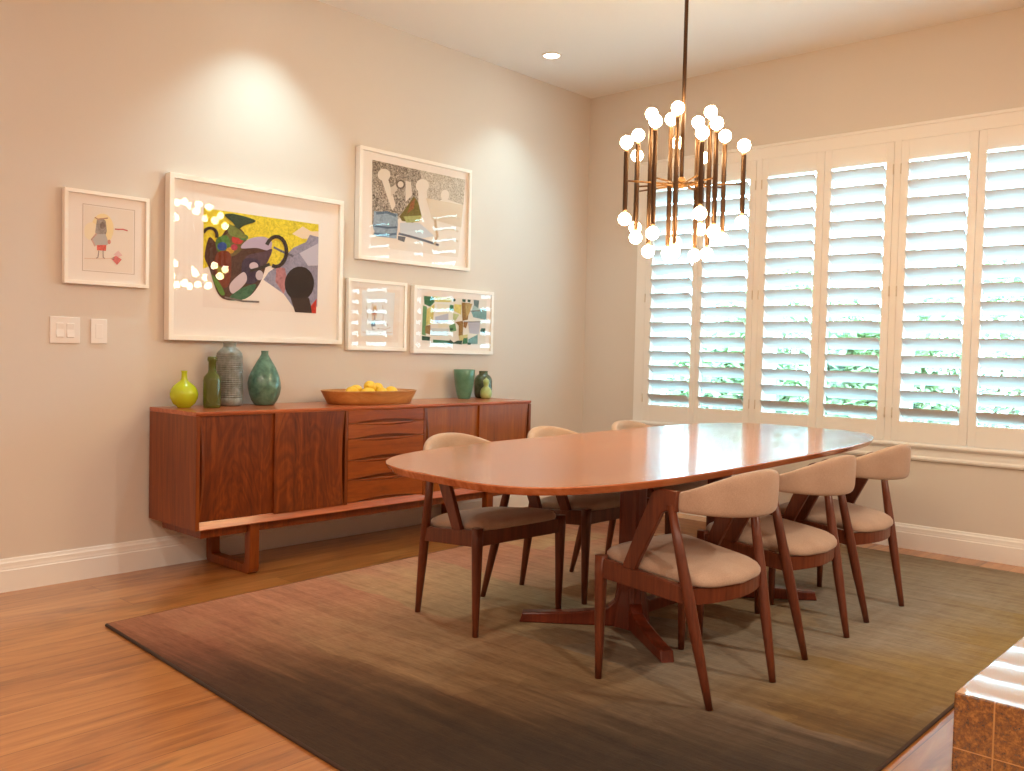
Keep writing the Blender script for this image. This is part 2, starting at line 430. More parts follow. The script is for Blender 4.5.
for py, sy in zip(PYS, (-1, 1)):
    b = bm_new(); w = .042
    pr = [(w+.0, TZ-.07), (w, .25), (w+.004, .16), (w+.012, .10), (w+.02, RZ+.001)]
    rings = []
    for ww, z in pr[::-1]: 
        ring = []
        for (qx, qy) in ((-1,-1),(-.55,-1.0),(.55,-1.),(1,-1),(1,-.55),(1,.55),(1,1),(.55,1),(-.55,1),(-1,1),(-1,.55),(-1,-.55)):
            k = .93 if abs(qx) == 1 and abs(qy) == 1 else 1.
            ring.append((PX+qx*ww*k, py+qy*ww*k, z))
        rings.append(ring)
    stack(b, rings, False); col = obj('pedestal', b, M['teak_dark'], tab, org=tab.location)
    # two splayed feet per pedestal
    for sx in (-1, 1):
        end = Vector((PX+sx*.355, py+sy*.275, 0)); st = Vector((PX, py, 0))
        dr = (end-st).normalized(); L = (end-st).length; nrm = Vector((-dr.y, dr.x, 0))
        prof = [(0,0),(L,0),(L-.012,.040),(L-.2,.050),(.14,.062),(.095,.075),(.065,.105),(.05,.16),(.0,.16)]
        b = bm_new(); extrude_poly(b, [st+dr*s+Vector((0,0,RZ+.001+z))-nrm*.026 for s, z in prof], nrm*.052, .006)
        obj('foot', b, M['teak_dark'], tab, org=tab.location)
    b = bm_new()
    extrude_poly(b, [(PX+x, py-.035, z) for x, z in ((-.30,TZ-.028),(-.30,TZ-.05),(-.2,TZ-.072),(.2,TZ-.072),(.30,TZ-.05),(.30,TZ-.028))], (0,.07,0), .003)
    obj('cross_beam', b, M['teak_dark'], tab, org=tab.location)
b = bm_new()
prof = [(PYS[0]+.03,.20),(PYS[0]+.045,.15),(PYS[0]+.065,.118),(PYS[0]+.11,.102),(PYS[1]-.11,.102),(PYS[1]-.065,.118),(PYS[1]-.045,.15),(PYS[1]-.03,.20),(PYS[1]-.03,.05),(PYS[0]+.03,.05)]
extrude_poly(b, [(PX-.024, y, z) for y, z in prof], (.048,0,0), .005); obj('stretcher', b, M['teak_dark'], tab, org=tab.location)
for sx in (-.21, .17):
    b = bm_new(); box(b, PX+sx, PX+sx+.04, PYS[0]-.42, PYS[1]+.42, TZ-.062, TZ-.028, .003); obj('slide_rail', b, M['teak_dark'], tab, org=tab.location)

# ------------------------------------------------------------------ dining chair (faces local +Y)
def make_chair(label):
    t = thing('dining_chair', label, 'chair', (0,0,0), 0, 'dining chairs around the table')
    cw = M['chair_wood']
    for s in (-1, 1):
        b = bm_new()
        # front leg: squarish at the rail, tapering to a round foot
        fx, fy = .236*s, .205
        rings = []
        for z, w, rd in ((.001,.0115,.75),(.12,.0135,.8),(.28,.016,.88),(.36,.0175,.93),(.420,.0175,.93)):
            ring = []
            for k in range(16):
                a = 2*PI*k/16; c_, s_ = math.cos(a), math.sin(a); e = 2/(2+(rd-.75)*22)
                ring.append((fx+w*math.copysign(abs(c_)**e, c_), fy+w*math.copysign(abs(s_)**e, s_), z))
            rings.append(ring)
        stack(b, rings); obj('front_leg', b, cw, t)
        b = bm_new()
        A, B = Vector((.187*s,-.205,.001)), Vector((.236*s,-.074,.628))
        tube(b, [A.lerp(B, q) for q in (0,.15,.35,.55,.75,1.)], [.0115,.0145,.0185,.0195,.017,.013], 16)
        for v_ in b.verts: v_.co.z = max(v_.co.z, .0012)
        obj('rear_leg', b, cw, t)
        # side rail
        b = bm_new()
        y0, y1 = .192, -.125; x0, x1 = .236*s, .214*s
        pr = [(x0-.010*s, y0, .346),(x0-.010*s, y0, .412),(x1-.010*s, y1, .374),(x1-.010*s, y1, .318)]
        extrude_poly(b, pr, (.02*s,0,0), .003); obj('side_rail', b, cw, t)
        # slanting arm: flat board rising from the rail, turning back into the backrest
        b = bm_new()
        pl = [(.115,.395),(.062,.395),(.035,.45),(-.012,.54),(-.04,.596),(-.056,.606),(-.096,.606),(-.096,.672),(-.03,.674),(-.012,.667),(.002,.655),(.02,.61),(.06,.525),(.1,.43)]
        ang = lambda z: .231*s
        pts = [Vector((ang(z)-.011*s, y, z)) for y, z in pl]
        extrude_poly(b, pts, (.022*s,0,0), .004); obj('arm', b, cw, t)
    # front and rear rails
    b = bm_new(); extrude_poly(b, [(-.222,.196,.350),(.222,.196,.350),(.222,.196,.408),(-.222,.196,.408)], (0,.02,0), .003); obj('front_rail', b, cw, t)
    b = bm_new(); rings = []
    for k in range(13):
        q = -1+2*k/12; x = .200*q; y = -.128-.045*(1-q*q)
        rings.append([(x, y-.01, .316), (x, y+.01, .316), (x, y+.01, .366), (x, y-.01, .366)])
    stack(b, rings, False); obj('rear_rail', b, cw, t)
    # seat pad
    def plan(s, z, n=64):
        pts = []
        for k in range(n):
            a = 2*PI*k/n; c_, s_ = math.cos(a), math.sin(a)
            e = 2/9.
            uu = math.copysign(abs(c_)**e, c_); vv = math.copysign(abs(s_)**e, s_)
            y = .035+.185*vv*s
            wdt = .222 if y > .16 else .222-.030*(.16-y)/.3
            x = wdt*uu*s
            if vv < 0: y -= .048*(1-(uu*.95)**2)*s*(-vv)
            else: y += .012*(1-uu*uu)*s*vv
            pts.append((x, y, z-.003+.105*(y-.12)))
        return pts
    b = bm_new()
    stack(b, [plan(.95,.400), plan(.985,.402), plan(1.,.410), plan(.995,.420), plan(.96,.431), plan(.88,.441), plan(.72,.450), plan(.5,.455), plan(.25,.457), plan(.05,.4575)])
    obj('seat', b, M['fabric'], t)
    # wrapped backrest
    b = bm_new(); rings = []; NS = 40
    for k in range(NS+1):
        q = -1+2*k/NS; ang = q*PI/2
        px = .215*math.copysign(abs(math.sin(ang))**.95, math.sin(ang)); py = -.092-.156*abs(math.cos(ang))**1.2
        nx, ny = math.sin(ang)*.156, -math.cos(ang)*.215
        l = math.hypot(nx, ny); nx, ny = nx/l, ny/l
        m_ = max(math.cos(ang), 0.)**1.5
        endr = 1. if abs(q) < .97 else .86
        top = .669+.071*m_; bot = .606-.014*m_
        zc, hz = (top+bot)/2, (top-bot)/2*endr
        tk = (.0145+.007*m_)*(1 if abs(q) < .985 else .8)
        rake = .06*m_
        ring = []
        for j in range(20):
            a = 2*PI*j/20; c_, s_ = math.cos(a), math.sin(a); e = 2/3.6
            o_ = tk*math.copysign(abs(c_)**e, c_); z = zc+hz*math.copysign(abs(s_)**(2/4.2), s_)
            o_ += rake*(z-.60)*.55
            ring.append((px+nx*o_, py+ny*o_, z))
        rings.append(ring)
    stack(b, rings); obj('backrest', b, M['fabric'], t)
    return t

def head(dx, dy): return math.atan2(-dx, dy)
spots = [
 ((2.735,-2.886), head(-.401,.026), 'teak chair at the near right of the table, its back closest to the viewer'),
 ((2.722,-2.222), head(-1,.0), 'middle chair on the right side of the table, between two matching chairs'),
 ((2.702,-1.575), head(-.413,.012), 'far chair on the right side of the table, nearest the window wall'),
 ((1.722,-2.848), head(.42,-.02), 'teak chair at the near left of the table, in front of the sideboard drawers'),
 ((1.710,-2.180), head(1,0), 'middle chair behind the table, its curved back beside the sideboard end'),
 ((1.695,-1.495), head(1,0), 'farthest chair behind the table, only its pale back top showing near the room corner')]
ch0 = None
for (x, y), a, lab in spots:
    if ch0 is None:
        ch0 = make_chair(lab); ch0.location = (x, y, RZ); ch0.rotation_euler = (0,0,a)
    else: dup(ch0, (x, y, RZ), a, lab)

# ------------------------------------------------------------------ sideboard
SY0, SY1, SXB, SXF, SZ0, SZ1 = -3.466, -1.149, .022, .475, .252, .800
sb = thing('sideboard', 'low teak sideboard with rosewood sliding doors and five drawers against the picture wall', 'sideboard', (.25,-2.3,0))
O = sb.location
def sideobj(n, b, m): return obj(n, b, m, sb, org=O)
b = bm_new(); T = .02
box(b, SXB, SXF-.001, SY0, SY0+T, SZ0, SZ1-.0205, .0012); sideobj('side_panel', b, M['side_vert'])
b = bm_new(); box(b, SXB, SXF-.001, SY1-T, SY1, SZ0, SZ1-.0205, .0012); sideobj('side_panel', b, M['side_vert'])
b = bm_new(); extrude_poly(b, [(SXB,SY0,SZ1),(SXF-.001,SY0,SZ1),(SXF,SY0,SZ1-.002),(SXF,SY0,SZ1-.010),(SXF-.008,SY0,SZ1-.02),(SXB,SY0,SZ1-.02)], (0,SY1-SY0,0)); sideobj('top_panel', b, M['side_lit'])
b = bm_new(); extrude_poly(b, [(SXB,SY0+T,SZ0),(SXF,SY0+T,SZ0),(SXF,SY0+T,SZ0+.004),(SXF-.016,SY0+T,SZ0+.036),(SXB,SY0+T,SZ0+.036)], (0,SY1-SY0-2*T,0)); sideobj('bottom_panel', b, M['side_lit'])
b = bm_new(); box(b, SXB, SXB+.008, SY0+T, SY1-T, SZ0+.03, SZ1-.02); box(b, SXF-.085, SXF-.075, SY0+T, SY1-T, SZ0+.03, SZ1-.02); sideobj('inner_panel', b, M['inside'])
for y in (-2.617, -2.062):
    b = bm_new(); box(b, SXB+.01, SXF-.008, y-.001, y+.018, SZ0+.03, SZ1-.018, .001); sideobj('divider', b, M['side_vert'])
b = bm_new(); box(b, SXF-.045, SXF-.034, -2.598, -2.063, SZ0+.032, SZ1-.02); sideobj('drawer_back', b, M['drawer_teak'])
DZ0, DZ1 = SZ0+.034, SZ1-.018
def door(y0, y1, xf, pull, m, name='door'):
    """sliding door; pull = side of the sculpted grip edge"""
    n = 18; L, R_ = [], []
    for k in range(n+1):
        z = DZ0+(DZ1-DZ0)*k/n; q = k/n; cut = .016*math.sin(PI*q)**.9
        L.append((y0+(cut if pull == 'L' else 0), z)); R_.append((y1-(cut if pull == 'R' else 0), z))
    b = bm_new(); extrude_poly(b, [(xf-.018, y, z) for y, z in L]+[(xf-.018, y, z) for y, z in R_[::-1]], (.018,0,0), .0015)
    dd = sideobj(name, b, m)
    b = bm_new(); side = L if pull == 'L' else R_; sg = 1 if pull == 'L' else -1
    rings = []
    for k, (y, z) in enumerate(side):
        h_ = .004+.010*math.sin(PI*k/n)
        rings.append([(xf-.004, y+sg*.001, z), (xf+.0035*math.sin(PI*k/n)+.0006, y+sg*.003, z), (xf+.0006, y+sg*(h_+.004), z), (xf-.004, y+sg*(h_+.004), z)])
    stack(b, rings, False); p = obj('pull', b, M['side_vert'], dd, org=O); return dd
door(-3.445, -3.045, SXF-.020, 'L', M['rosewood'])
door(-3.047, -2.622, SXF-.006, 'R', M['rosewood'])
door(-2.041, -1.612, SXF-.020, 'L', M['door_lit'])
door(-1.616, -1.171, SXF-.006, 'R', M['door_lit'])
zb = [.782, .711, .629, .515, .412, .290]
for k in range(5):
    zt, zl = zb[k]-.001, zb[k+1]+.001; y0, y1 = -2.597, -2.064; n = 24
    low = []; up = []
    for j in range(n+1):
        q = j/n; y = y0+(y1-y0)*q; low.append((y, zl+.015*math.sin(PI*min(max((q-.06)/.88, 0), 1))**1.1)); up.append((y, zt-.003*math.sin(PI*q)))
    b = bm_new(); xf = SXF-.010
    extrude_poly(b, [(xf-.02, y, z) for y, z in low]+[(xf-.02, y, z) for y, z in up[::-1]], (.02,0,0), .002)
    dw = sideobj('drawer', b, M['drawer_teak'])
    if k:
        b = bm_new(); rings = []
        for j, (y, z) in enumerate(up):
            q = math.sin(PI*j/n)
            rings.append([(xf-.008, y, z+.0005), (xf+.002+.006*q, y, z+.003*q), (xf+.001+.006*q, y, z-.006*q-.001), (xf-.002, y, z-.012*q-.004)])
        stack(b, rings, True); obj('drawer_lip', b, M['drawer_teak'], dw, org=O)
# base frame: rails and two sled legs
b = bm_new(); box(b, .40, .43, SY0+.05, SY1-.05, .205, SZ0, .002); box(b, .06, .09, SY0+.05, SY1-.05, .205, SZ0, .002)
box(b, .09, .40, SY0+.05, SY0+.08, .205, SZ0, .002); box(b, .09, .40, SY1-.08, SY1-.05, .205, SZ0, .002)
sideobj('base_rail', b, M['side_vert'])
for yc in (-3.145, -1.492):
    b = bm_new(); w = .026
    # U-shaped sled in the x-z plane with softly rounded lower corners
    outer = [(.045,.25),(.045,.03),(.05,.012),(.062,.0008),(.438,.0008),(.452,.012),(.458,.03),(.458,.25)]
    inner = [(.408,.25),(.408,.062),(.404,.052),(.394,.046),(.106,.046),(.096,.052),(.092,.062),(.092,.25)]
    extrude_poly(b, [(x, yc-w, z) for x, z in outer+inner], (0,2*w,0), .004); sideobj('sled_leg', b, M['side_vert'])

# ------------------------------------------------------------------ things on the sideboard
ZT = SZ1+.0005
def glassy(name, rgb, rough=.12, trans=.5):
    m, nt, b_ = new_mat(name); b_.inputs['Base Color'].default_value = (*lin(rgb),1); b_.inputs['Roughness'].default_value = rough
    b_.inputs['Transmission Weight'].default_value = trans; b_.inputs['IOR'].default_value = 1.45; return m
def glazed(name, c1, c2, rough=.3, scale=18):
    m, nt, b_ = new_mat(name); v = mapping(nt, (1,1,1)); f = noise(nt, v, scale, 4, .6)
    nt.links.new(ramp(nt, [(.35,c1),(.65,c2)], f), b_.inputs['Base Color']); b_.inputs['Roughness'].default_value = rough
    b_.inputs['Coat Weight'].default_value = .4; b_.inputs['Coat Roughness'].default_value = .15; return m
def vessel(name, label, cat, x, y, prof, mat, n=48, mod=None, group=None):
    b = bm_new(); lathe(b, prof, n, mod=mod); o = obj(name, b, mat); o.location = (x, y, ZT); return tag(o, label, cat, group)
# lime glass bud vase
pr = [(.030,0),(.033,.004),(.052,.02),(.064,.045),(.067,.066),(.063,.086),(.050,.106),(.032,.121),(.019,.131),(.0145,.142),(.013,.160),(.0135,.174),(.0165,.180),(.013,.180),(.010,.16),(.012,.14),(.028,.118),(.046,.10),(.058,.08),(.061,.066),(.058,.045),(.045,.02),(.0,.012)]
vessel('bud_vase', 'round lime green glass vase with a thin neck, leftmost on the sideboard', 'vase', .15, -3.355, pr, glassy('lime_glass', (214,230,48), .15, .30))
pr = [(.038,0),(.041,.004),(.0425,.02),(.0425,.135),(.040,.150),(.030,.163),(.021,.173),(.0185,.185),(.0185,.226),(.022,.229),(.0235,.236),(.022,.250),(.018,.252),(.0155,.245),(.015,.18),(.026,.166),(.037,.148),(.039,.13),(.039,.02),(.0,.014)]
vessel('glass_bottle', 'olive green glass bottle with a collared neck, in front of the grey ribbed vase', 'bottle', .215, -3.243, pr, glassy('olive_glass', (124,134,62), .1, .55))
# grey vase with square impressed ribs
pr = [(.055,0),(.062,.004),(.068,.014),(.0695,.03)]
N_ = 21
for k in range(N_):
    z = .034+k*.0108; rr = .0690-.004*(k/N_); pr += [(rr, z), (rr, z+.0072), (rr-.0028, z+.0084), (rr-.0028, z+.0100)]
pr += [(.0645,.264),(.058,.275),(.047,.286),(.036,.296),(.032,.300),(.0315,.316),(.034,.322),(.030,.323),(.026,.30),(.026,.27),(.0,.26)]
vessel('ribbed_vase', 'tall grey stoneware vase with a ribbed grid texture, behind the olive bottle', 'vase', .115, -3.090, pr,
       glazed('grey_stoneware', (104,108,102), (142,146,142), .42, 30), n=84, mod=lambda a, z: 1-.022*((a*28) % 1 < .28) if .03 < z < .262 else 1)
pr = [(.045,0),(.052,.004),(.066,.025),(.078,.055),(.0845,.09),(.0845,.115),(.079,.145),(.068,.175),(.054,.203),(.040,.228),(.027,.25),(.0195,.264),(.0175,.274),(.0195,.284),(.016,.285),(.013,.27),(.02,.25),(.0,.24)]
vessel('teardrop_vase', 'teal green teardrop ceramic vase with carved leaf relief, under the large jug print', 'vase', .14, -2.900, pr,
       glazed('teal_glaze', (58,98,84), (98,140,122), .34, 26), n=72, mod=lambda a, z: 1+.022*math.sin(a*2*PI*7+z*70)*math.sin(z*95) if .02 < z < .23 else 1)
pr = [(.036,0),(.040,.003),(.043,.012),(.052,.045),(.061,.095),(.067,.145),(.0695,.186),(.0675,.189),(.065,.186),(.0625,.145),(.056,.095),(.047,.045),(.036,.014),(.0,.012)]
vessel('tumbler_vase', 'plain green tapered ceramic cup vase near the right end of the sideboard', 'vase', .14, -1.427, pr, glazed('sage_glaze', (70,120,96), (92,142,118), .3, 12))
# dark green squat jar
pr = [(.044,0),(.050,.004),(.057,.02),(.0595,.045),(.0595,.112),(.056,.130),(.046,.146),(.034,.154),(.029,.158),(.0285,.174),(.031,.178),(.027,.178),(.024,.16),(.04,.142),(.052,.125),(.054,.05),(.0,.02)]
vessel('squat_jar', 'dark green squat jar with a short neck, rightmost vessel on the sideboard', 'jar', .115, -1.226, pr, glazed('bottle_green_glaze', (50,66,42), (88,104,78), .25, 20))
pr = [(.020,0),(.028,.004),(.036,.016),(.0395,.034),(.037,.052),(.028,.068),(.018,.078),(.0155,.084),(.019,.094),(.0215,.106),(.020,.119),(.012,.128),(.006,.131),(.005,.137),(.0,.138)]
vessel('gourd_ornament', 'small pale green gourd ornament in front of the dark squat jar', 'ornament', .205, -1.290, pr, glazed('celadon_glaze', (140,166,96), (186,202,136), .28, 14))
# long wooden bowl with lemons
b = bm_new(); rings = []
for s, z, e in ((.80,0,2.4),(.845,.004,2.4),(.90,.030,2.4),(.985,.068,2.4),(1.,.074,2.4),(.985,.0755,2.4),(.965,.072,2.4),(.87,.034,2.4),(.80,.018,2.4),(.4,.014,2.4),(.05,.014,2.4)):
    ring = []
    for k in range(72):
        a = 2*PI*k/72; c_, s_ = math.cos(a), math.sin(a)
        ring.append((.160*s*math.copysign(abs(c_)**(2/e), c_), .308*(1-(1-s)*.8)*math.copysign(abs(s_)**(2/e), s_), z))
    rings.append(ring)
stack(b, rings); bowl = obj('fruit_bowl', b, M['bowl']); bowl.location = (.255, -2.287, ZT)
tag(bowl, 'long shallow oval wooden bowl holding lemons in the middle of the sideboard', 'bowl')
M['lemon'] = plain('lemon_skin', (236,190,52), .45, bump=.35, bscale=140)
b = bm_new(); pl = []
for k in range(21):
    t_ = PI*k/20; z = -.042*math.cos(t_); rr = .0345*math.sin(t_)**.85
    if k in (1, 19): rr *= .8
    pl.append((rr, z))
pl = [(.001,-.048),(.007,-.0462)]+pl[2:-2]+[(.007,.0462),(.001,.048)]
lathe(b, pl, 24); lem_me = obj('lemon', b, M['lemon'])
LG = 'lemons in the wooden bowl'
lem = [(.262,-2.420,.862,(1.4,.2,.3),'leftmost lemon in the wooden bowl, a little apart from the heap'),
 (.205,-2.352,.868,(1.2,.5,1.5),'second lemon from the left, at the back of the wooden bowl'),
 (.300,-2.335,.857,(1.5,.1,-.4),'lemon at the front left of the heap in the wooden bowl'),
 (.306,-2.246,.857,(1.3,.4,.9),'lemon low at the front right of the heap in the bowl'),
 (.288,-2.160,.862,(1.5,-.2,.2),'rightmost lemon in the wooden bowl'),
 (.252,-2.286,.893,(1.35,.3,.6),'topmost lemon of the heap in the wooden bowl'),
 (.212,-2.200,.880,(1.45,-.3,1.2),'upper lemon at the right side of the heap in the bowl')]
for k, (x, y, z, rt, lab) in enumerate(lem):
    o = lem_me if k == 0 else lem_me.copy()
    if k: COL.objects.link(o)
    o.location = (x, y, z-.80+SZ1); o.rotation_euler = rt; tag(o, lab, 'lemon', LG)

# ------------------------------------------------------------------ pictures on the left wall
ART = {}
def sm(pts, k=5):
    n = len(pts); out = []
    for i in range(n):
        p0, p1, p2, p3 = pts[i-1], pts[i], pts[(i+1) % n], pts[(i+2) % n]
        for j in range(k):
            t = j/k
            out.append(tuple(.5*((2*p1[a])+(p2[a]-p0[a])*t+(2*p0[a]-5*p1[a]+4*p2[a]-p3[a])*t*t+(3*p1[a]-p0[a]-3*p2[a]+p3[a])*t**3) for a in (0,1)))
    return out
def artm(rgb):
    k = tuple(rgb)
    if k not in ART:
        m, nt, b_ = new_mat('print_ink'); f = noise(nt, mapping(nt), 38, 5, .7, 1.5)
        lo = tuple(int(v*.86) for v in rgb); hi = tuple(min(255, int(v*1.06+4)) for v in rgb)
        if min(rgb) > 165: lo = hi = rgb
        nt.links.new(ramp(nt, [(.36, lo), (.5, rgb), (.66, hi)], f), b_.inputs['Base Color'])
        b_.inputs['Roughness'].default_value = .9; b_.inputs['Specular IOR Level'].default_value = .1
        ART[k] = m
    return ART[k]
def scribble(name, ink, paper, scale, lo, hi):
    m, nt, b_ = new_mat(name); v = mapping(nt, (1,1,1)); f = noise(nt, v, scale, 6, .75, 2.5)
    nt.links.new(ramp(nt, [(lo, ink), (hi, paper)], f), b_.inputs['Base Color']); b_.inputs['Roughness'].default_value = .9
    return m
def ell(cx_, cy_, rx, ry, n=22, a0=0, a1=2*PI): return [(cx_+rx*math.cos(a0+(a1-a0)*k/n), cy_+ry*math.sin(a0+(a1-a0)*k/n)) for k in range(n)]
def stroke(pts, w):
    L_, R2 = [], []
    for i, p in enumerate(pts):
        a, c_ = pts[max(i-1,0)], pts[min(i+1,len(pts)-1)]; dx, dy = c_[0]-a[0], c_[1]-a[1]; l = math.hypot(dx, dy) or 1
        L_.append((p[0]-dy/l*w/2, p[1]+dx/l*w/2)); R2.append((p[0]+dy/l*w/2, p[1]-dx/l*w/2))
    return L_+R2[::-1]
def arcpts(cx_, cy_, rx, ry, a0, a1, n=14): return [(cx_+rx*math.cos(a0+(a1-a0)*k/n), cy_+ry*math.sin(a0+(a1-a0)*k/n)) for k in range(n+1)]

def picture(name, label, y0, y1, z0, z1, fw, depth, inset, quad, rect, shapes, bevel_line=None):
    """quad: the print's corners in traced units (tl,tr,br,bl); rect: print rectangle (ya,yb,za,zb) on the wall"""
    t = thing(name, label, 'picture', (0,(y0+y1)/2,z0), 0, None); o_ = t.location
    b = bm_new(); xb = .004
    for (a0, a1, c0, c1) in ((y0,y1,z1-fw,z1),(y0,y1,z0,z0+fw),(y0,y0+fw,z0+fw,z1-fw),(y1-fw,y1,z0+fw,z1-fw)): box(b, xb, xb+depth, a0, a1, c0, c1, .0012)
    obj('picture_frame', b, M['frame'], t, org=o_)
    xm = xb+depth-inset
    b = bm_new(); box(b, xb, xm, y0+fw*.8, y1-fw*.8, z0+fw*.8, z1-fw*.8); obj('mount', b, M['mount'], t, org=o_)
    ya, yb, za, zb_ = rect
    if bevel_line:
        bl = bevel_line; b = bm_new(); w = .003
        for (p0,p1,q0,q1) in ((bl[0],bl[1],bl[3]-w,bl[3]),(bl[0],bl[1],bl[2],bl[2]+w),(bl[0],bl[0]+w,bl[2],bl[3]),(bl[1]-w,bl[1],bl[2],bl[3])): box(b, xm, xm+.0006, p0, p1, q0, q1)
        obj('mount_bevel', b, artm((206,192,180)), t, org=o_)
    (tlx,tly),(trx,try_),(brx,bry),(blx,bly) = quad
    def conv(px, py):
        uu = (px-tlx)/(trx-tlx); top = tly+(try_-tly)*uu; bot = bly+(bry-bly)*uu; vv = (bot-py)/(bot-top)
        return ya+(yb-ya)*min(max(uu,0),1), za+(zb_-za)*min(max(vv,0),1)
    b = bm_new(); mats = []
    for li, (m, pts) in enumerate(shapes):
        if m not in mats: mats.append(m)
        x = xm+.0008+.00012*li
        try:
            f = b.faces.new([b.verts.new((x, *conv(px, py))) for px, py in pts])
        except ValueError: continue
        f.material_index = mats.index(m)
        f.normal_update()
        if f.normal.x < 0: f.normal_flip()
    for f in b.faces[:]: pass
    bmesh.ops.triangulate(b, faces=b.faces[:])
    obj('print', b, mats, t, org=o_)
    b = bm_new(); xg = xb+depth-.003
    vs = [b.verts.new(p) for p in ((xg,y0+fw,z0+fw),(xg,y1-fw,z0+fw),(xg,y1-fw,z1-fw),(xg,y0+fw,z1-fw))]; b.faces.new(vs)
    obj('glass', b, M['glass'], t, org=o_)
    return t
A = artm
# A: child-like figure drawing
PA = A((240,230,220))
sh = [(PA, [(275,195),(690,245),(685,745),(262,700)]),
 (A((244,224,176)), ell(425,385,95,125)), (A((244,232,206)), ell(330,400,60,70)),
 (A((166,156,150)), [(378,310),(400,300),(430,300),(452,320),(462,400),(450,440),(385,440),(365,410)]),
 (A((140,128,122)), ell(425,355,22,28)), (A((190,150,130)), stroke([(360,290),(385,305),(440,300),(470,296)],10)),
 (A((192,188,186)), [(375,425),(450,425),(480,500),(460,515),(370,515),(340,470)]),
 (A((205,170,160)), stroke([(375,420),(335,465),(365,520)],14)), (A((214,150,140)), ell(482,488,14,18)),
 (A((226,112,100)), [(378,512),(458,512),(455,560),(424,556),(380,552)]),
 (A((150,130,125)), stroke([(395,556),(388,610),(374,616)],7)), (A((150,130,125)), stroke([(430,558),(432,612),(446,620)],7)),
 (A((206,110,110)), stroke([(530,385),(560,388),(600,388),(640,400)],10)),
 (A((214,120,118)), [(498,622),(540,600),(590,632),(550,675)]), (A((232,196,196)), [(520,590),(560,560),(596,600),(560,612)]), (A((120,90,86)), [(500,618),(525,612),(522,634)]),
 (A((224,196,176)), stroke([(275,615),(400,622),(520,620)],5))]
picture('framed_drawing', 'small white-framed child-like figure drawing above the light switches', -3.877, -3.480, 1.376, 1.807, .017, .030, .012,
        ((275,195),(690,245),(685,745),(262,700)), (-3.785,-3.555,1.445,1.737), sh, (-3.793,-3.547,1.437,1.745))
# B: large jug print
Y1 = A((226,204,62)); DK = A((58,48,44)); VB = A((84,60,52)); GY = A((150,146,168)); WH = A((240,230,224))
sh = [(WH, [(522,283),(885,340),(880,622),(518,605)]),
 (Y1, [(522,283),(885,340),(885,400),(800,430),(760,470),(640,470),(575,430),(545,470),(522,480)]),
 (A((236,214,190)), [(795,368),(830,345),(860,362),(885,362),(885,385),(830,384)]),
 (GY, [(885,380),(855,372),(842,395),(800,412),(770,440),(748,470),(720,490),(700,520),(770,560),(800,600),(884,600)]),
 (A((110,104,120)), stroke([(735,410),(765,425),(800,440)],7)), (A((176,120,124)), [(745,470),(772,478),(782,520),(770,560),(742,520)]),
 (A((196,190,206)), [(820,430),(884,400),(884,470),(850,470)]),
 (WH, [(700,512),(660,560),(560,604),(700,614),(808,616),(770,560)]),
 (A((52,44,44)), ell(822,527,50,55)), (A((66,52,50)), [(792,572),(855,572),(868,621),(808,618)]),
 (A((200,62,50)), [(862,598),(881,575),(880,622),(866,621)]),
 (VB, sm([(538,378),(560,395),(575,372),(590,350),(612,340),(640,360),(655,395),(705,395),(718,430),(708,480),(690,530),(655,572),(600,582),(565,560),(540,480),(526,440)])),
 (A((110,96,60)), sm([(565,400),(610,350),(640,365),(640,410),(600,440)])), (A((88,128,66)), sm([(558,385),(590,372),(600,410),(566,425)])),
 (A((64,84,150)), ell(576,407,14,14)), (A((190,64,60)), ell(622,384,18,16)), (A((204,150,60)), ell(600,420,12,10)), (A((180,64,84)), ell(612,410,10,10)),
 (A((84,130,80)), ell(640,378,14,10)), (A((186,170,196)), sm([(632,412),(655,384),(700,376),(728,392),(720,420),(680,412)])),
 (A((92,72,84)), sm([(648,440),(700,425),(730,418),(700,480),(650,490)])), (A((70,60,82)), sm([(640,450),(690,455),(682,520),(640,520)])),
 (A((206,190,200)), sm([(600,530),(640,490),(650,520),(610,560)])), (A((206,190,204)), ell(672,470,14,12)), (A((200,186,196)), ell(690,500,12,16)),
 (A((120,60,44)), sm([(560,430),(600,430),(600,520),(580,540),(556,490)])), (A((70,110,84)), sm([(600,570),(640,540),(680,530),(655,572),(612,582)])), (A((96,132,60)), sm([(545,500),(566,520),(585,560),(570,560)])),
 (A((150,140,60)), sm([(560,470),(580,480),(584,510),(566,500)])),
 (A((58,74,56)), sm([(582,306),(610,302),(676,324),(640,340),(622,352),(606,330)])), (A((120,130,70)), sm([(590,335),(622,350),(650,380),(600,372)])),
 (A((64,58,56)), stroke(arcpts(742,424,34,48,-PI*.85,PI*.62),12)), (A((64,58,56)), stroke([(722,464),(690,478),(660,486)],10)),
 (A((70,60,52)), stroke(arcpts(540,372,20,24,-PI*.9,PI*.1),10)),
 (A((120,112,110)), stroke([(585,572),(640,584),(690,586)],6))]
picture('framed_print', 'large white-framed print of a painted two-handled jug on yellow, above the green vases', -3.388, -2.337, 1.130, 1.950, .025, .050, .020,
        ((522,283),(885,340),(880,622),(518,605)), (-3.198,-2.497,1.300,1.800), sh)
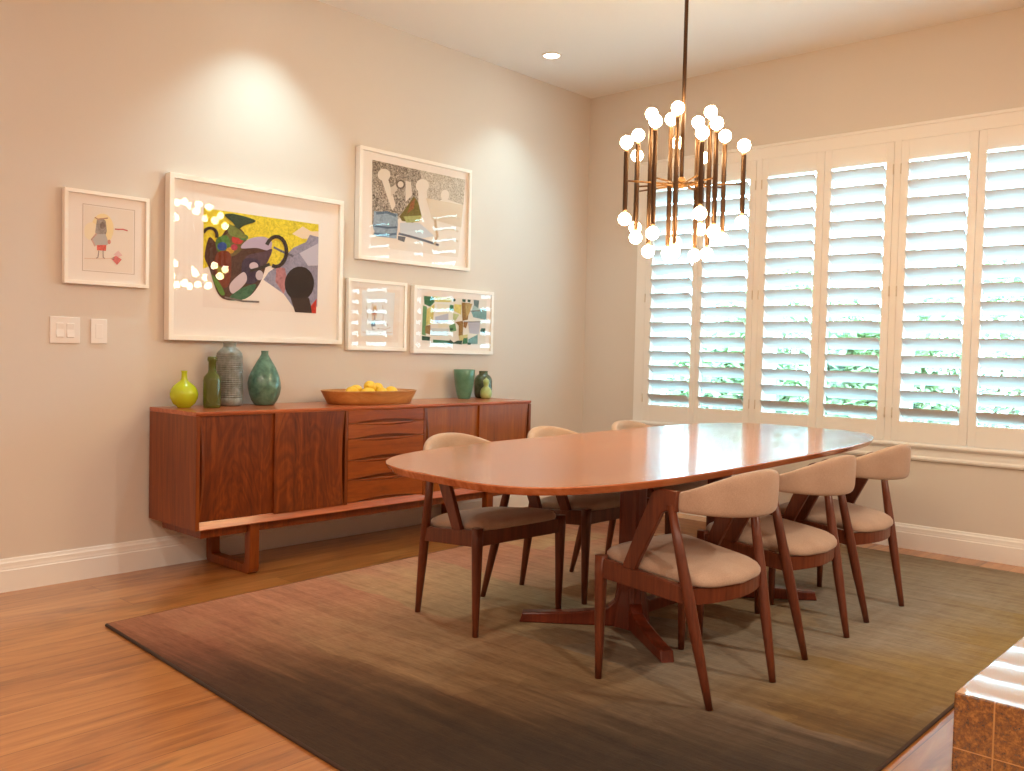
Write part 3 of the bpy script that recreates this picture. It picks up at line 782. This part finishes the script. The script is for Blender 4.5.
# C: dark scribbled drawing
SC = scribble('ink_scribble', (70,54,42), (214,200,184), 46, .42, .60); SC2 = scribble('pale_ink_scribble', (150,134,112), (232,222,210), 52, .40, .60)
P3 = A((236,226,216))
sh = [(P3, [(105,95),(402,160),(382,440),(103,395)]),
 (SC2, [(105,95),(402,160),(397,250),(330,225),(290,250),(250,215),(105,200)]),
 (SC, [(105,95),(250,128),(262,190),(250,230),(215,290),(180,300),(140,290),(108,320)]),
 (A((232,222,210)), ell(140,146,19,21)), (A((230,220,208)), [(132,160),(152,160),(176,250),(166,270),(150,220)]),
 (A((214,200,186)), [(160,190),(188,168),(178,200),(162,220)]),
 (A((110,98,88)), ell(190,178,14,16)), (A((226,214,202)), ell(190,178,9,11)),
 (A((228,216,204)), [(205,165),(222,170),(226,215),(206,240)]), (P3, ell(258,182,21,24)), (P3, [(244,195),(272,198),(280,290),(250,290)]),
 (A((116,104,52)), [(232,218),(246,240),(258,290),(230,312),(196,306),(188,290),(206,262)]), (A((150,96,60)), [(222,240),(236,225),(232,262),(212,280)]),
 (A((176,178,110)), [(200,290),(258,286),(250,308),(210,312)]),
 (A((150,170,190)), [(112,272),(182,280),(184,320),(180,368),(120,360),(110,330)]), (A((96,116,140)), stroke([(118,280),(150,276),(178,288)],9)), (A((90,108,132)), stroke([(110,322),(150,330),(182,328)],7)), (A((96,116,140)), stroke([(112,350),(150,356),(180,350)],8)),
 (A((206,212,220)), [(190,312),(250,312),(300,360),(240,370),(190,345)]), (A((112,116,130)), stroke([(186,350),(215,358),(260,372),(315,392)],8)), (A((112,112,120)), [(184,358),(208,362),(204,380),(184,372)]),
 (A((222,206,186)), [(270,225),(395,250),(390,330),(290,300)]), (A((208,186,160)), stroke([(300,300),(310,360),(300,390)],8)), (P3, ell(332,215,14,20)),
 (A((216,200,180)), stroke([(320,300),(350,290),(385,300)],6)), (A((216,200,180)), stroke([(320,340),(350,330),(380,345)],6)), (A((216,200,180)), stroke([(330,375),(355,368),(380,380)],6))]
picture('framed_drawing', 'white-framed ink drawing with dark scribbles and a blue patch, highest on the wall', -2.221, -1.300, 1.633, 2.292, .022, .042, .018,
        ((105,95),(402,160),(382,440),(103,395)), (-2.118,-1.345,1.715,2.225), sh)
# D: faint small drawing
sh = [(A((238,228,220)), [(185,160),(610,190),(600,715),(180,690)]), (A((232,236,240)), [(250,190),(560,215),(545,640),(245,640)]),
 (A((226,206,190)), [(340,320),(385,340),(392,420),(372,500),(345,480),(335,400)]), (A((206,168,150)), ell(364,412,24,34)), (A((222,190,140)), ell(366,370,16,22)),
 (A((190,120,110)), ell(362,420,9,9)), (A((122,138,156)), [(335,510),(372,505),(378,548),(338,548)]), (A((170,150,150)), stroke([(366,440),(366,500)],9)), (A((150,150,160)), stroke([(345,548),(350,580),(372,580)],6)),
 (A((190,176,176)), stroke([(300,480),(340,495),(400,490)],5)), (A((200,186,180)), ell(345,300,8,8)), (A((196,180,176)), ell(405,570,10,7)), (A((186,170,160)), ell(490,536,6,6)),
 (A((210,190,180)), stroke([(430,570),(470,580),(520,560)],5)), (A((224,206,196)), stroke([(250,600),(380,620),(540,610)],6)), (A((214,198,190)), stroke([(290,350),(300,440),(290,520)],5)), (A((214,198,190)), stroke([(440,340),(450,440),(440,540)],5))]
picture('framed_drawing', 'small white-framed faint figure sketch, left of the green abstract print', -2.279, -1.831, 1.099, 1.518, .020, .032, .012,
        ((185,160),(610,190),(600,715),(180,690)), (-2.225,-1.882,1.150,1.470), sh)
# E: green abstract collage
G1 = A((70,122,88)); G2 = A((112,158,112)); YL = A((214,200,120)); TL = A((128,170,172)); BR = A((150,118,70)); LV = A((188,190,206)); CRM = A((230,222,200)); DG = A((60,92,80))
sh = [(A((232,228,220)), [(180,280),(705,310),(700,680),(175,660)]),
 (G1, [(190,285),(262,290),(275,330),(240,370),(195,350)]), (YL, [(262,285),(410,296),(400,330),(280,330)]), (G2, [(185,360),(215,370),(210,600),(180,590)]), (YL, [(215,390),(275,345),(262,500),(210,520)]),
 (DG, [(180,600),(245,610),(240,640),(180,635)]), (BR, [(205,520),(245,515),(245,590),(205,580)]), (LV, [(280,450),(385,420),(385,490),(280,500)]), (CRM, [(290,345),(385,350),(385,420),(300,430)]), (A((206,214,216)), [(250,540),(390,545),(385,600),(250,600)]),
 (G1, [(395,350),(425,355),(425,400),(390,395)]), (DG, ell(430,313,11,11)), (DG, [(495,303),(525,306),(522,328),(495,324)]), (DG, [(540,305),(566,308),(562,330),(540,325)]), (A((112,136,140)), [(590,306),(638,312),(632,380),(596,372)]),
 (YL, [(430,345),(490,350),(485,430),(430,400)]), (BR, [(490,330),(560,335),(545,470),(500,480)]), (A((178,150,96)), [(520,335),(580,340),(556,420),(530,460)]),
 (TL, [(570,400),(704,400),(702,470),(590,450)]), (A((170,196,196)), [(590,350),(640,380),(702,380),(702,400),(575,400)]), (A((120,96,90)), stroke([(560,400),(630,396),(700,388)],6)),
 (A((146,112,70)), [(440,490),(500,480),(510,500),(470,520)]), (BR, [(470,520),(505,500),(505,600),(470,600)]), (LV, [(545,490),(650,490),(640,590),(560,580)]), (A((92,86,84)), stroke([(510,488),(580,488),(650,486)],7)), (A((160,110,60)), [(510,490),(545,490),(530,540),(508,530)]),
 (G2, [(390,520),(440,500),(450,560),(400,570)]), (DG, ell(410,548,16,10)), (DG, [(660,540),(696,540),(692,578),(650,566)]), (A((206,196,140)), [(470,600),(545,590),(545,640),(480,650)]),
 (G1, [(265,630),(390,640),(388,660),(265,655)]), (DG, [(380,660),(400,630),(430,655),(460,640),(500,640),(495,675),(440,665),(385,672)]), (G1, [(510,620),(545,620),(545,665),(500,668)]), (TL, [(550,630),(630,590),(630,668),(550,668)]), (DG, [(545,655),(575,660),(570,682),(545,676)]),
 (CRM, [(300,505),(380,505),(378,530),(300,535)]), (A((196,206,150)), [(420,420),(470,430),(440,480),(420,470)])]
picture('framed_print', 'white-framed abstract collage print in green and yellow, above the green cup vase', -1.777, -1.060, 1.088, 1.511, .022, .036, .012,
        ((180,280),(705,310),(700,680),(175,660)), (-1.700,-1.120,1.150,1.452), sh)

# ------------------------------------------------------------------ wall switches
t = thing('light_switch', 'white double rocker light switch plate left of the blank plate', 'switch', (0,-3.861,1.10))
b = bm_new(); box(b, .0005, .0065, -3.928, -3.794, 1.101, 1.222, .002); obj('switch_plate', b, M['switch'], t, org=t.location)
for yc in (-3.885, -3.838):
    b = bm_new()
    extrude_poly(b, [(.006,yc-.0165,1.128),(.0125,yc-.0165,1.130),(.008,yc-.0165,1.165),(.0095,yc-.0165,1.192),(.006,yc-.0165,1.194)], (0,.033,0), .0008); obj('rocker', b, M['switch'], t, org=t.location)
t = thing('wall_plate', 'white single blank wall plate beside the double light switch', 'wall plate', (0,-3.707,1.10))
b = bm_new(); box(b, .0005, .0065, -3.745, -3.669, 1.104, 1.218, .002); obj('plate', b, M['switch'], t, org=t.location)
b = bm_new(); box(b, .006, .0082, -3.7235, -3.6905, 1.128, 1.194, .001); obj('insert', b, M['switch'], t, org=t.location)

# ------------------------------------------------------------------ chandelier
CX, CY, CZ = 2.165, -2.125, 1.853
chd = thing('chandelier', 'dark metal chandelier of upright tubes with lit globe bulbs above the dining table', 'chandelier', (CX, CY, CZ))
b = bm_new(); tube(b, [(0,0,.0),(0,0,H-CZ-.03)], .0085, 12); obj('rod', b, M['bronze'], chd)
b = bm_new(); lathe(b, [(.0,H-CZ-.035),(.045,H-CZ-.034),(.06,H-CZ-.02),(.062,H-CZ-.0005),(.0,H-CZ-.0005)], 32); obj('ceiling_canopy', b, M['bronze'], chd)
b = bm_new(); lathe(b, [(.0,-.018),(.012,-.016),(.026,-.008),(.032,0),(.032,.008),(.022,.016),(.014,.028),(.009,.034),(.0,.034)], 28); obj('hub', b, M['brass'], chd)
RV, DV = Vector((math.cos(YAW), math.sin(YAW), 0)), Vector((math.sin(YAW), -math.cos(YAW), 0))
def bulb_bm(z0, sg):
    bm = bm_new(); R0 = .0275; pr = []
    for k in range(15):
        a = PI*k/14; zz = -R0*math.cos(a); pr.append((R0*math.sin(a), zz))
    bmesh.ops.create_uvsphere(bm, u_segments=20, v_segments=12, radius=R0)
    bmesh.ops.translate(bm, verts=bm.verts[:], vec=(0,0,z0+sg*(R0+.004)))
    for f in bm.faces: f.smooth = True
    return bm
tubes = [(.033,.26,.190),(.256,.05,.190),(.132,-.21,.190),(-.17,-.20,.190),(-.25,.06,.190),
 (.11,.17,.252),(.195,-.05,.252),(.013,-.20,.252),(-.184,-.07,.252),(-.142,.15,.260),
 (-.042,.10,.330),(.110,.045,.330),(-.140,.02,.322),(-.042,-.055,.322),(.085,-.10,.322)]
for dx_, dn_, hl in tubes:
        p = RV*dx_+DV*dn_
        b = bm_new(); tube(b, [p*.06+Vector((0,0,.0)), p-p.normalized()*.006], .0038, 8); obj('spoke', b, M['brass'], chd)
        ht = hl-.058
        b = bm_new(); tube(b, [p+Vector((0,0,-ht)), p+Vector((0,0,-ht+.012)), p+Vector((0,0,ht-.012)), p+Vector((0,0,ht))], [.0085,.0105,.0105,.0085], 14)
        for zz in (.055, -.055): tube(b, [p+Vector((0,0,zz-.0015)), p+Vector((0,0,zz+.0015))], .0116, 14)
        tb = obj('tube', b, M['bronze'], chd)
        for sg in (1, -1):
            b = bulb_bm(sg*ht, sg); bmesh.ops.translate(b, verts=b.verts[:], vec=p); obj('bulb', b, M['bulb'], tb)

# ------------------------------------------------------------------ downlights
def downlight(x, y, label):
    t = thing('downlight', label, 'light', (x, y, H), 0, 'recessed ceiling downlights')
    b = bm_new(); lathe(b, [(.052,-.0005),(.066,-.0005),(.066,-.004),(.062,-.007),(.052,-.006),(.052,-.0005)], 40, caps=False); obj('trim_ring', b, M['trim'], t)
    b = bm_new(); lathe(b, [(.0,-.0035),(.048,-.0035),(.051,-.001),(.0,-.0008)], 32); obj('lens', b, M['lens'], t)
    return t
downlight(.42, -.965, 'small recessed ceiling downlight near the room corner above the sideboard end')
downlight(.42, -2.88, 'recessed ceiling downlight above the large jug print')

# ------------------------------------------------------------------ tiled hearth
def tile_mat():
    m, nt, b_ = new_mat('brown_granite_tile')
    tc = nt.nodes.new('ShaderNodeTexCoord')
    v = tc.outputs['Object']
    n1 = noise(nt, v, 60, 4, .7); n2 = noise(nt, v, 160, 3, .7); 
    f = math_n(nt, 'ADD', math_n(nt, 'MULTIPLY', n1, .6), math_n(nt, 'MULTIPLY', n2, .4))
    c = ramp(nt, [(.38,(52,32,12)), (.5,(118,74,26)), (.62,(164,112,46))], f)
    sep = nt.nodes.new('ShaderNodeSeparateXYZ'); nt.links.new(v, sep.inputs[0])
    g = None
    for ax, per, off in ((0,.152,.078),(1,.152,.03),(2,.121,.037)):
        w = math_n(nt, 'FRACT', math_n(nt, 'MULTIPLY', math_n(nt, 'ADD', sep.outputs[ax], 40*per-off), 1/per))
        w = math_n(nt, 'LESS_THAN', w, .022)
        g = w if g is None else math_n(nt, 'MAXIMUM', g, w)
    c = mixc(nt, c, lin((176,128,66)), g)
    nt.links.new(c, b_.inputs['Base Color'])
    nt.links.new(math_n(nt, 'ADD', math_n(nt, 'MULTIPLY', g, .4), .1), b_.inputs['Roughness'])
    b_.inputs['Coat Weight'].default_value = 1.; b_.inputs['Coat Roughness'].default_value = .04; b_.inputs['Coat IOR'].default_value = 1.7; b_.inputs['IOR'].default_value = 1.65
    return m
b = bm_new(); box(b, 0, 2.1, 0, 2.6, .0005, .40, .003); hb_ = obj('hearth', b, tile_mat()); hb_.location = (3.752,-3.501,0)
tag(hb_, 'raised hearth ledge of glossy brown granite tiles at the lower right corner', 'hearth')

# ------------------------------------------------------------------ outdoors
b = bm_new(); box(b, -14, 22, .30, 30, -.35, -.30); struct('ground', b, plain('pale_paving', (204,182,176), .9))
M['leaf'] = [plain('leaf_green', c, .6) for c in ((142,156,112),(164,174,136),(120,134,94))]
M['bark'] = plain('bark', (96,72,54), .9)
def bush(x, y, w, h, lab, seed):
    rnd = random.Random(seed)
    t = thing('bush', lab, 'bush', (x, y, -.30), 0, 'bushes outside the window')
    b = bm_new()
    for k in range(5): tube(b, [(0,0,0), (rnd.uniform(-.2,.2)*w, rnd.uniform(-.2,.2)*w, h*.6)], [.03,.012], 6)
    obj('stem', b, M['bark'], t)
    b = bm_new()
    for k in range(5200):
        a = rnd.uniform(0, 2*PI); q = rnd.uniform(-1, 1); rr = rnd.uniform(.55, 1.)**.5
        lump = 1+.18*math.sin(3*a+seed)*math.cos(4*q)
        c_ = Vector((w*.5*rr*lump*math.sqrt(1-q*q)*math.cos(a), w*.42*rr*lump*math.sqrt(1-q*q)*math.sin(a), h*(.52+.48*q*rr)))
        d1 = Vector((rnd.uniform(-1,1), rnd.uniform(-1,1), rnd.uniform(-.6,.6))).normalized(); d2 = d1.cross(Vector((rnd.uniform(-1,1), rnd.uniform(-1,1), 1))).normalized()
        s = rnd.uniform(.04, .08)
        f = b.faces.new([b.verts.new(c_+d1*s), b.verts.new(c_+d2*s*.5), b.verts.new(c_-d1*s), b.verts.new(c_-d2*s*.5)]); f.material_index = rnd.randrange(3)
    obj('foliage', b, M['leaf'], t)
bl = [(-.3,2.9,1.5,1.7,'green bush outside behind the second and third shutter panels',1),(-2.15,3.3,1.6,1.8,'green bush outside at the left, behind the leftmost shutter panel',2),
 (1.35,2.3,1.2,1.75,'nearest green bush outside, behind the fourth and fifth shutter panels',5),
 (-1.0,5.6,2.2,2.6,'tall green bush standing further back outside, behind the third shutter panel',6),(1.6,4.6,2.2,2.5,'tall green bush outside behind the rightmost shutter panel',4)]
for a_ in bl: bush(*a_)

# ------------------------------------------------------------------ light
w = bpy.data.worlds.new('sky'); sc.world = w; w.use_nodes = True
bg = w.node_tree.nodes['Background']; bg.inputs['Color'].default_value = (.40,.79,1.,1); bg.inputs['Strength'].default_value = 30.

def spot(x, y, z, tgt, e, ang, blend, col, size=.03):
    l = bpy.data.lights.new('downlight_beam', 'SPOT'); l.energy = e; l.spot_size = math.radians(ang); l.spot_blend = blend; l.color = col; l.shadow_soft_size = size
    o = bpy.data.objects.new('downlight_beam', l); COL.objects.link(o); o.location = (x, y, z)
    o.rotation_euler = (Vector(tgt)-Vector((x,y,z))).to_track_quat('-Z', 'Y').to_euler()
WARM = (1., .86, .70); WARM2 = (.64, .96, 1.)
spot(.42, -.965, H-.012, (.22,-.965,0), 33, 96, .8, WARM2)
spot(.42, -2.88, H-.012, (.22,-2.88,0), 58, 96, .8, WARM2)
def disk(x, y, e, size=.14, col=WARM):  # unseen ceiling fill, added to brighten the room from out of view
    l = bpy.data.lights.new('room_fill_disk', 'AREA'); l.shape = 'DISK'; l.size = size; l.energy = e; l.color = col
    o = bpy.data.objects.new('room_fill_disk', l); COL.objects.link(o); o.location = (x, y, H-.01)
for x, y, e in ((2.4,-6.2,30),(4.6,-6.8,78),(5.6,-4.6,64),(5.6,-1.8,74),(2.4,-8.2,40)): disk(x, y, e*.9)

sc.view_settings.view_transform = 'Standard'; sc.view_settings.look = 'None'; sc.view_settings.gamma = 1.; sc.view_settings.use_curve_mapping = False
sc.view_settings.exposure = 0.
cy_ = sc.cycles
cy_.max_bounces = 10; cy_.diffuse_bounces = 5; cy_.glossy_bounces = 4; cy_.transmission_bounces = 8; cy_.transparent_max_bounces = 12
cy_.sample_clamp_indirect = 6.; cy_.caustics_reflective = False; cy_.caustics_refractive = False
cy_.use_denoising = True
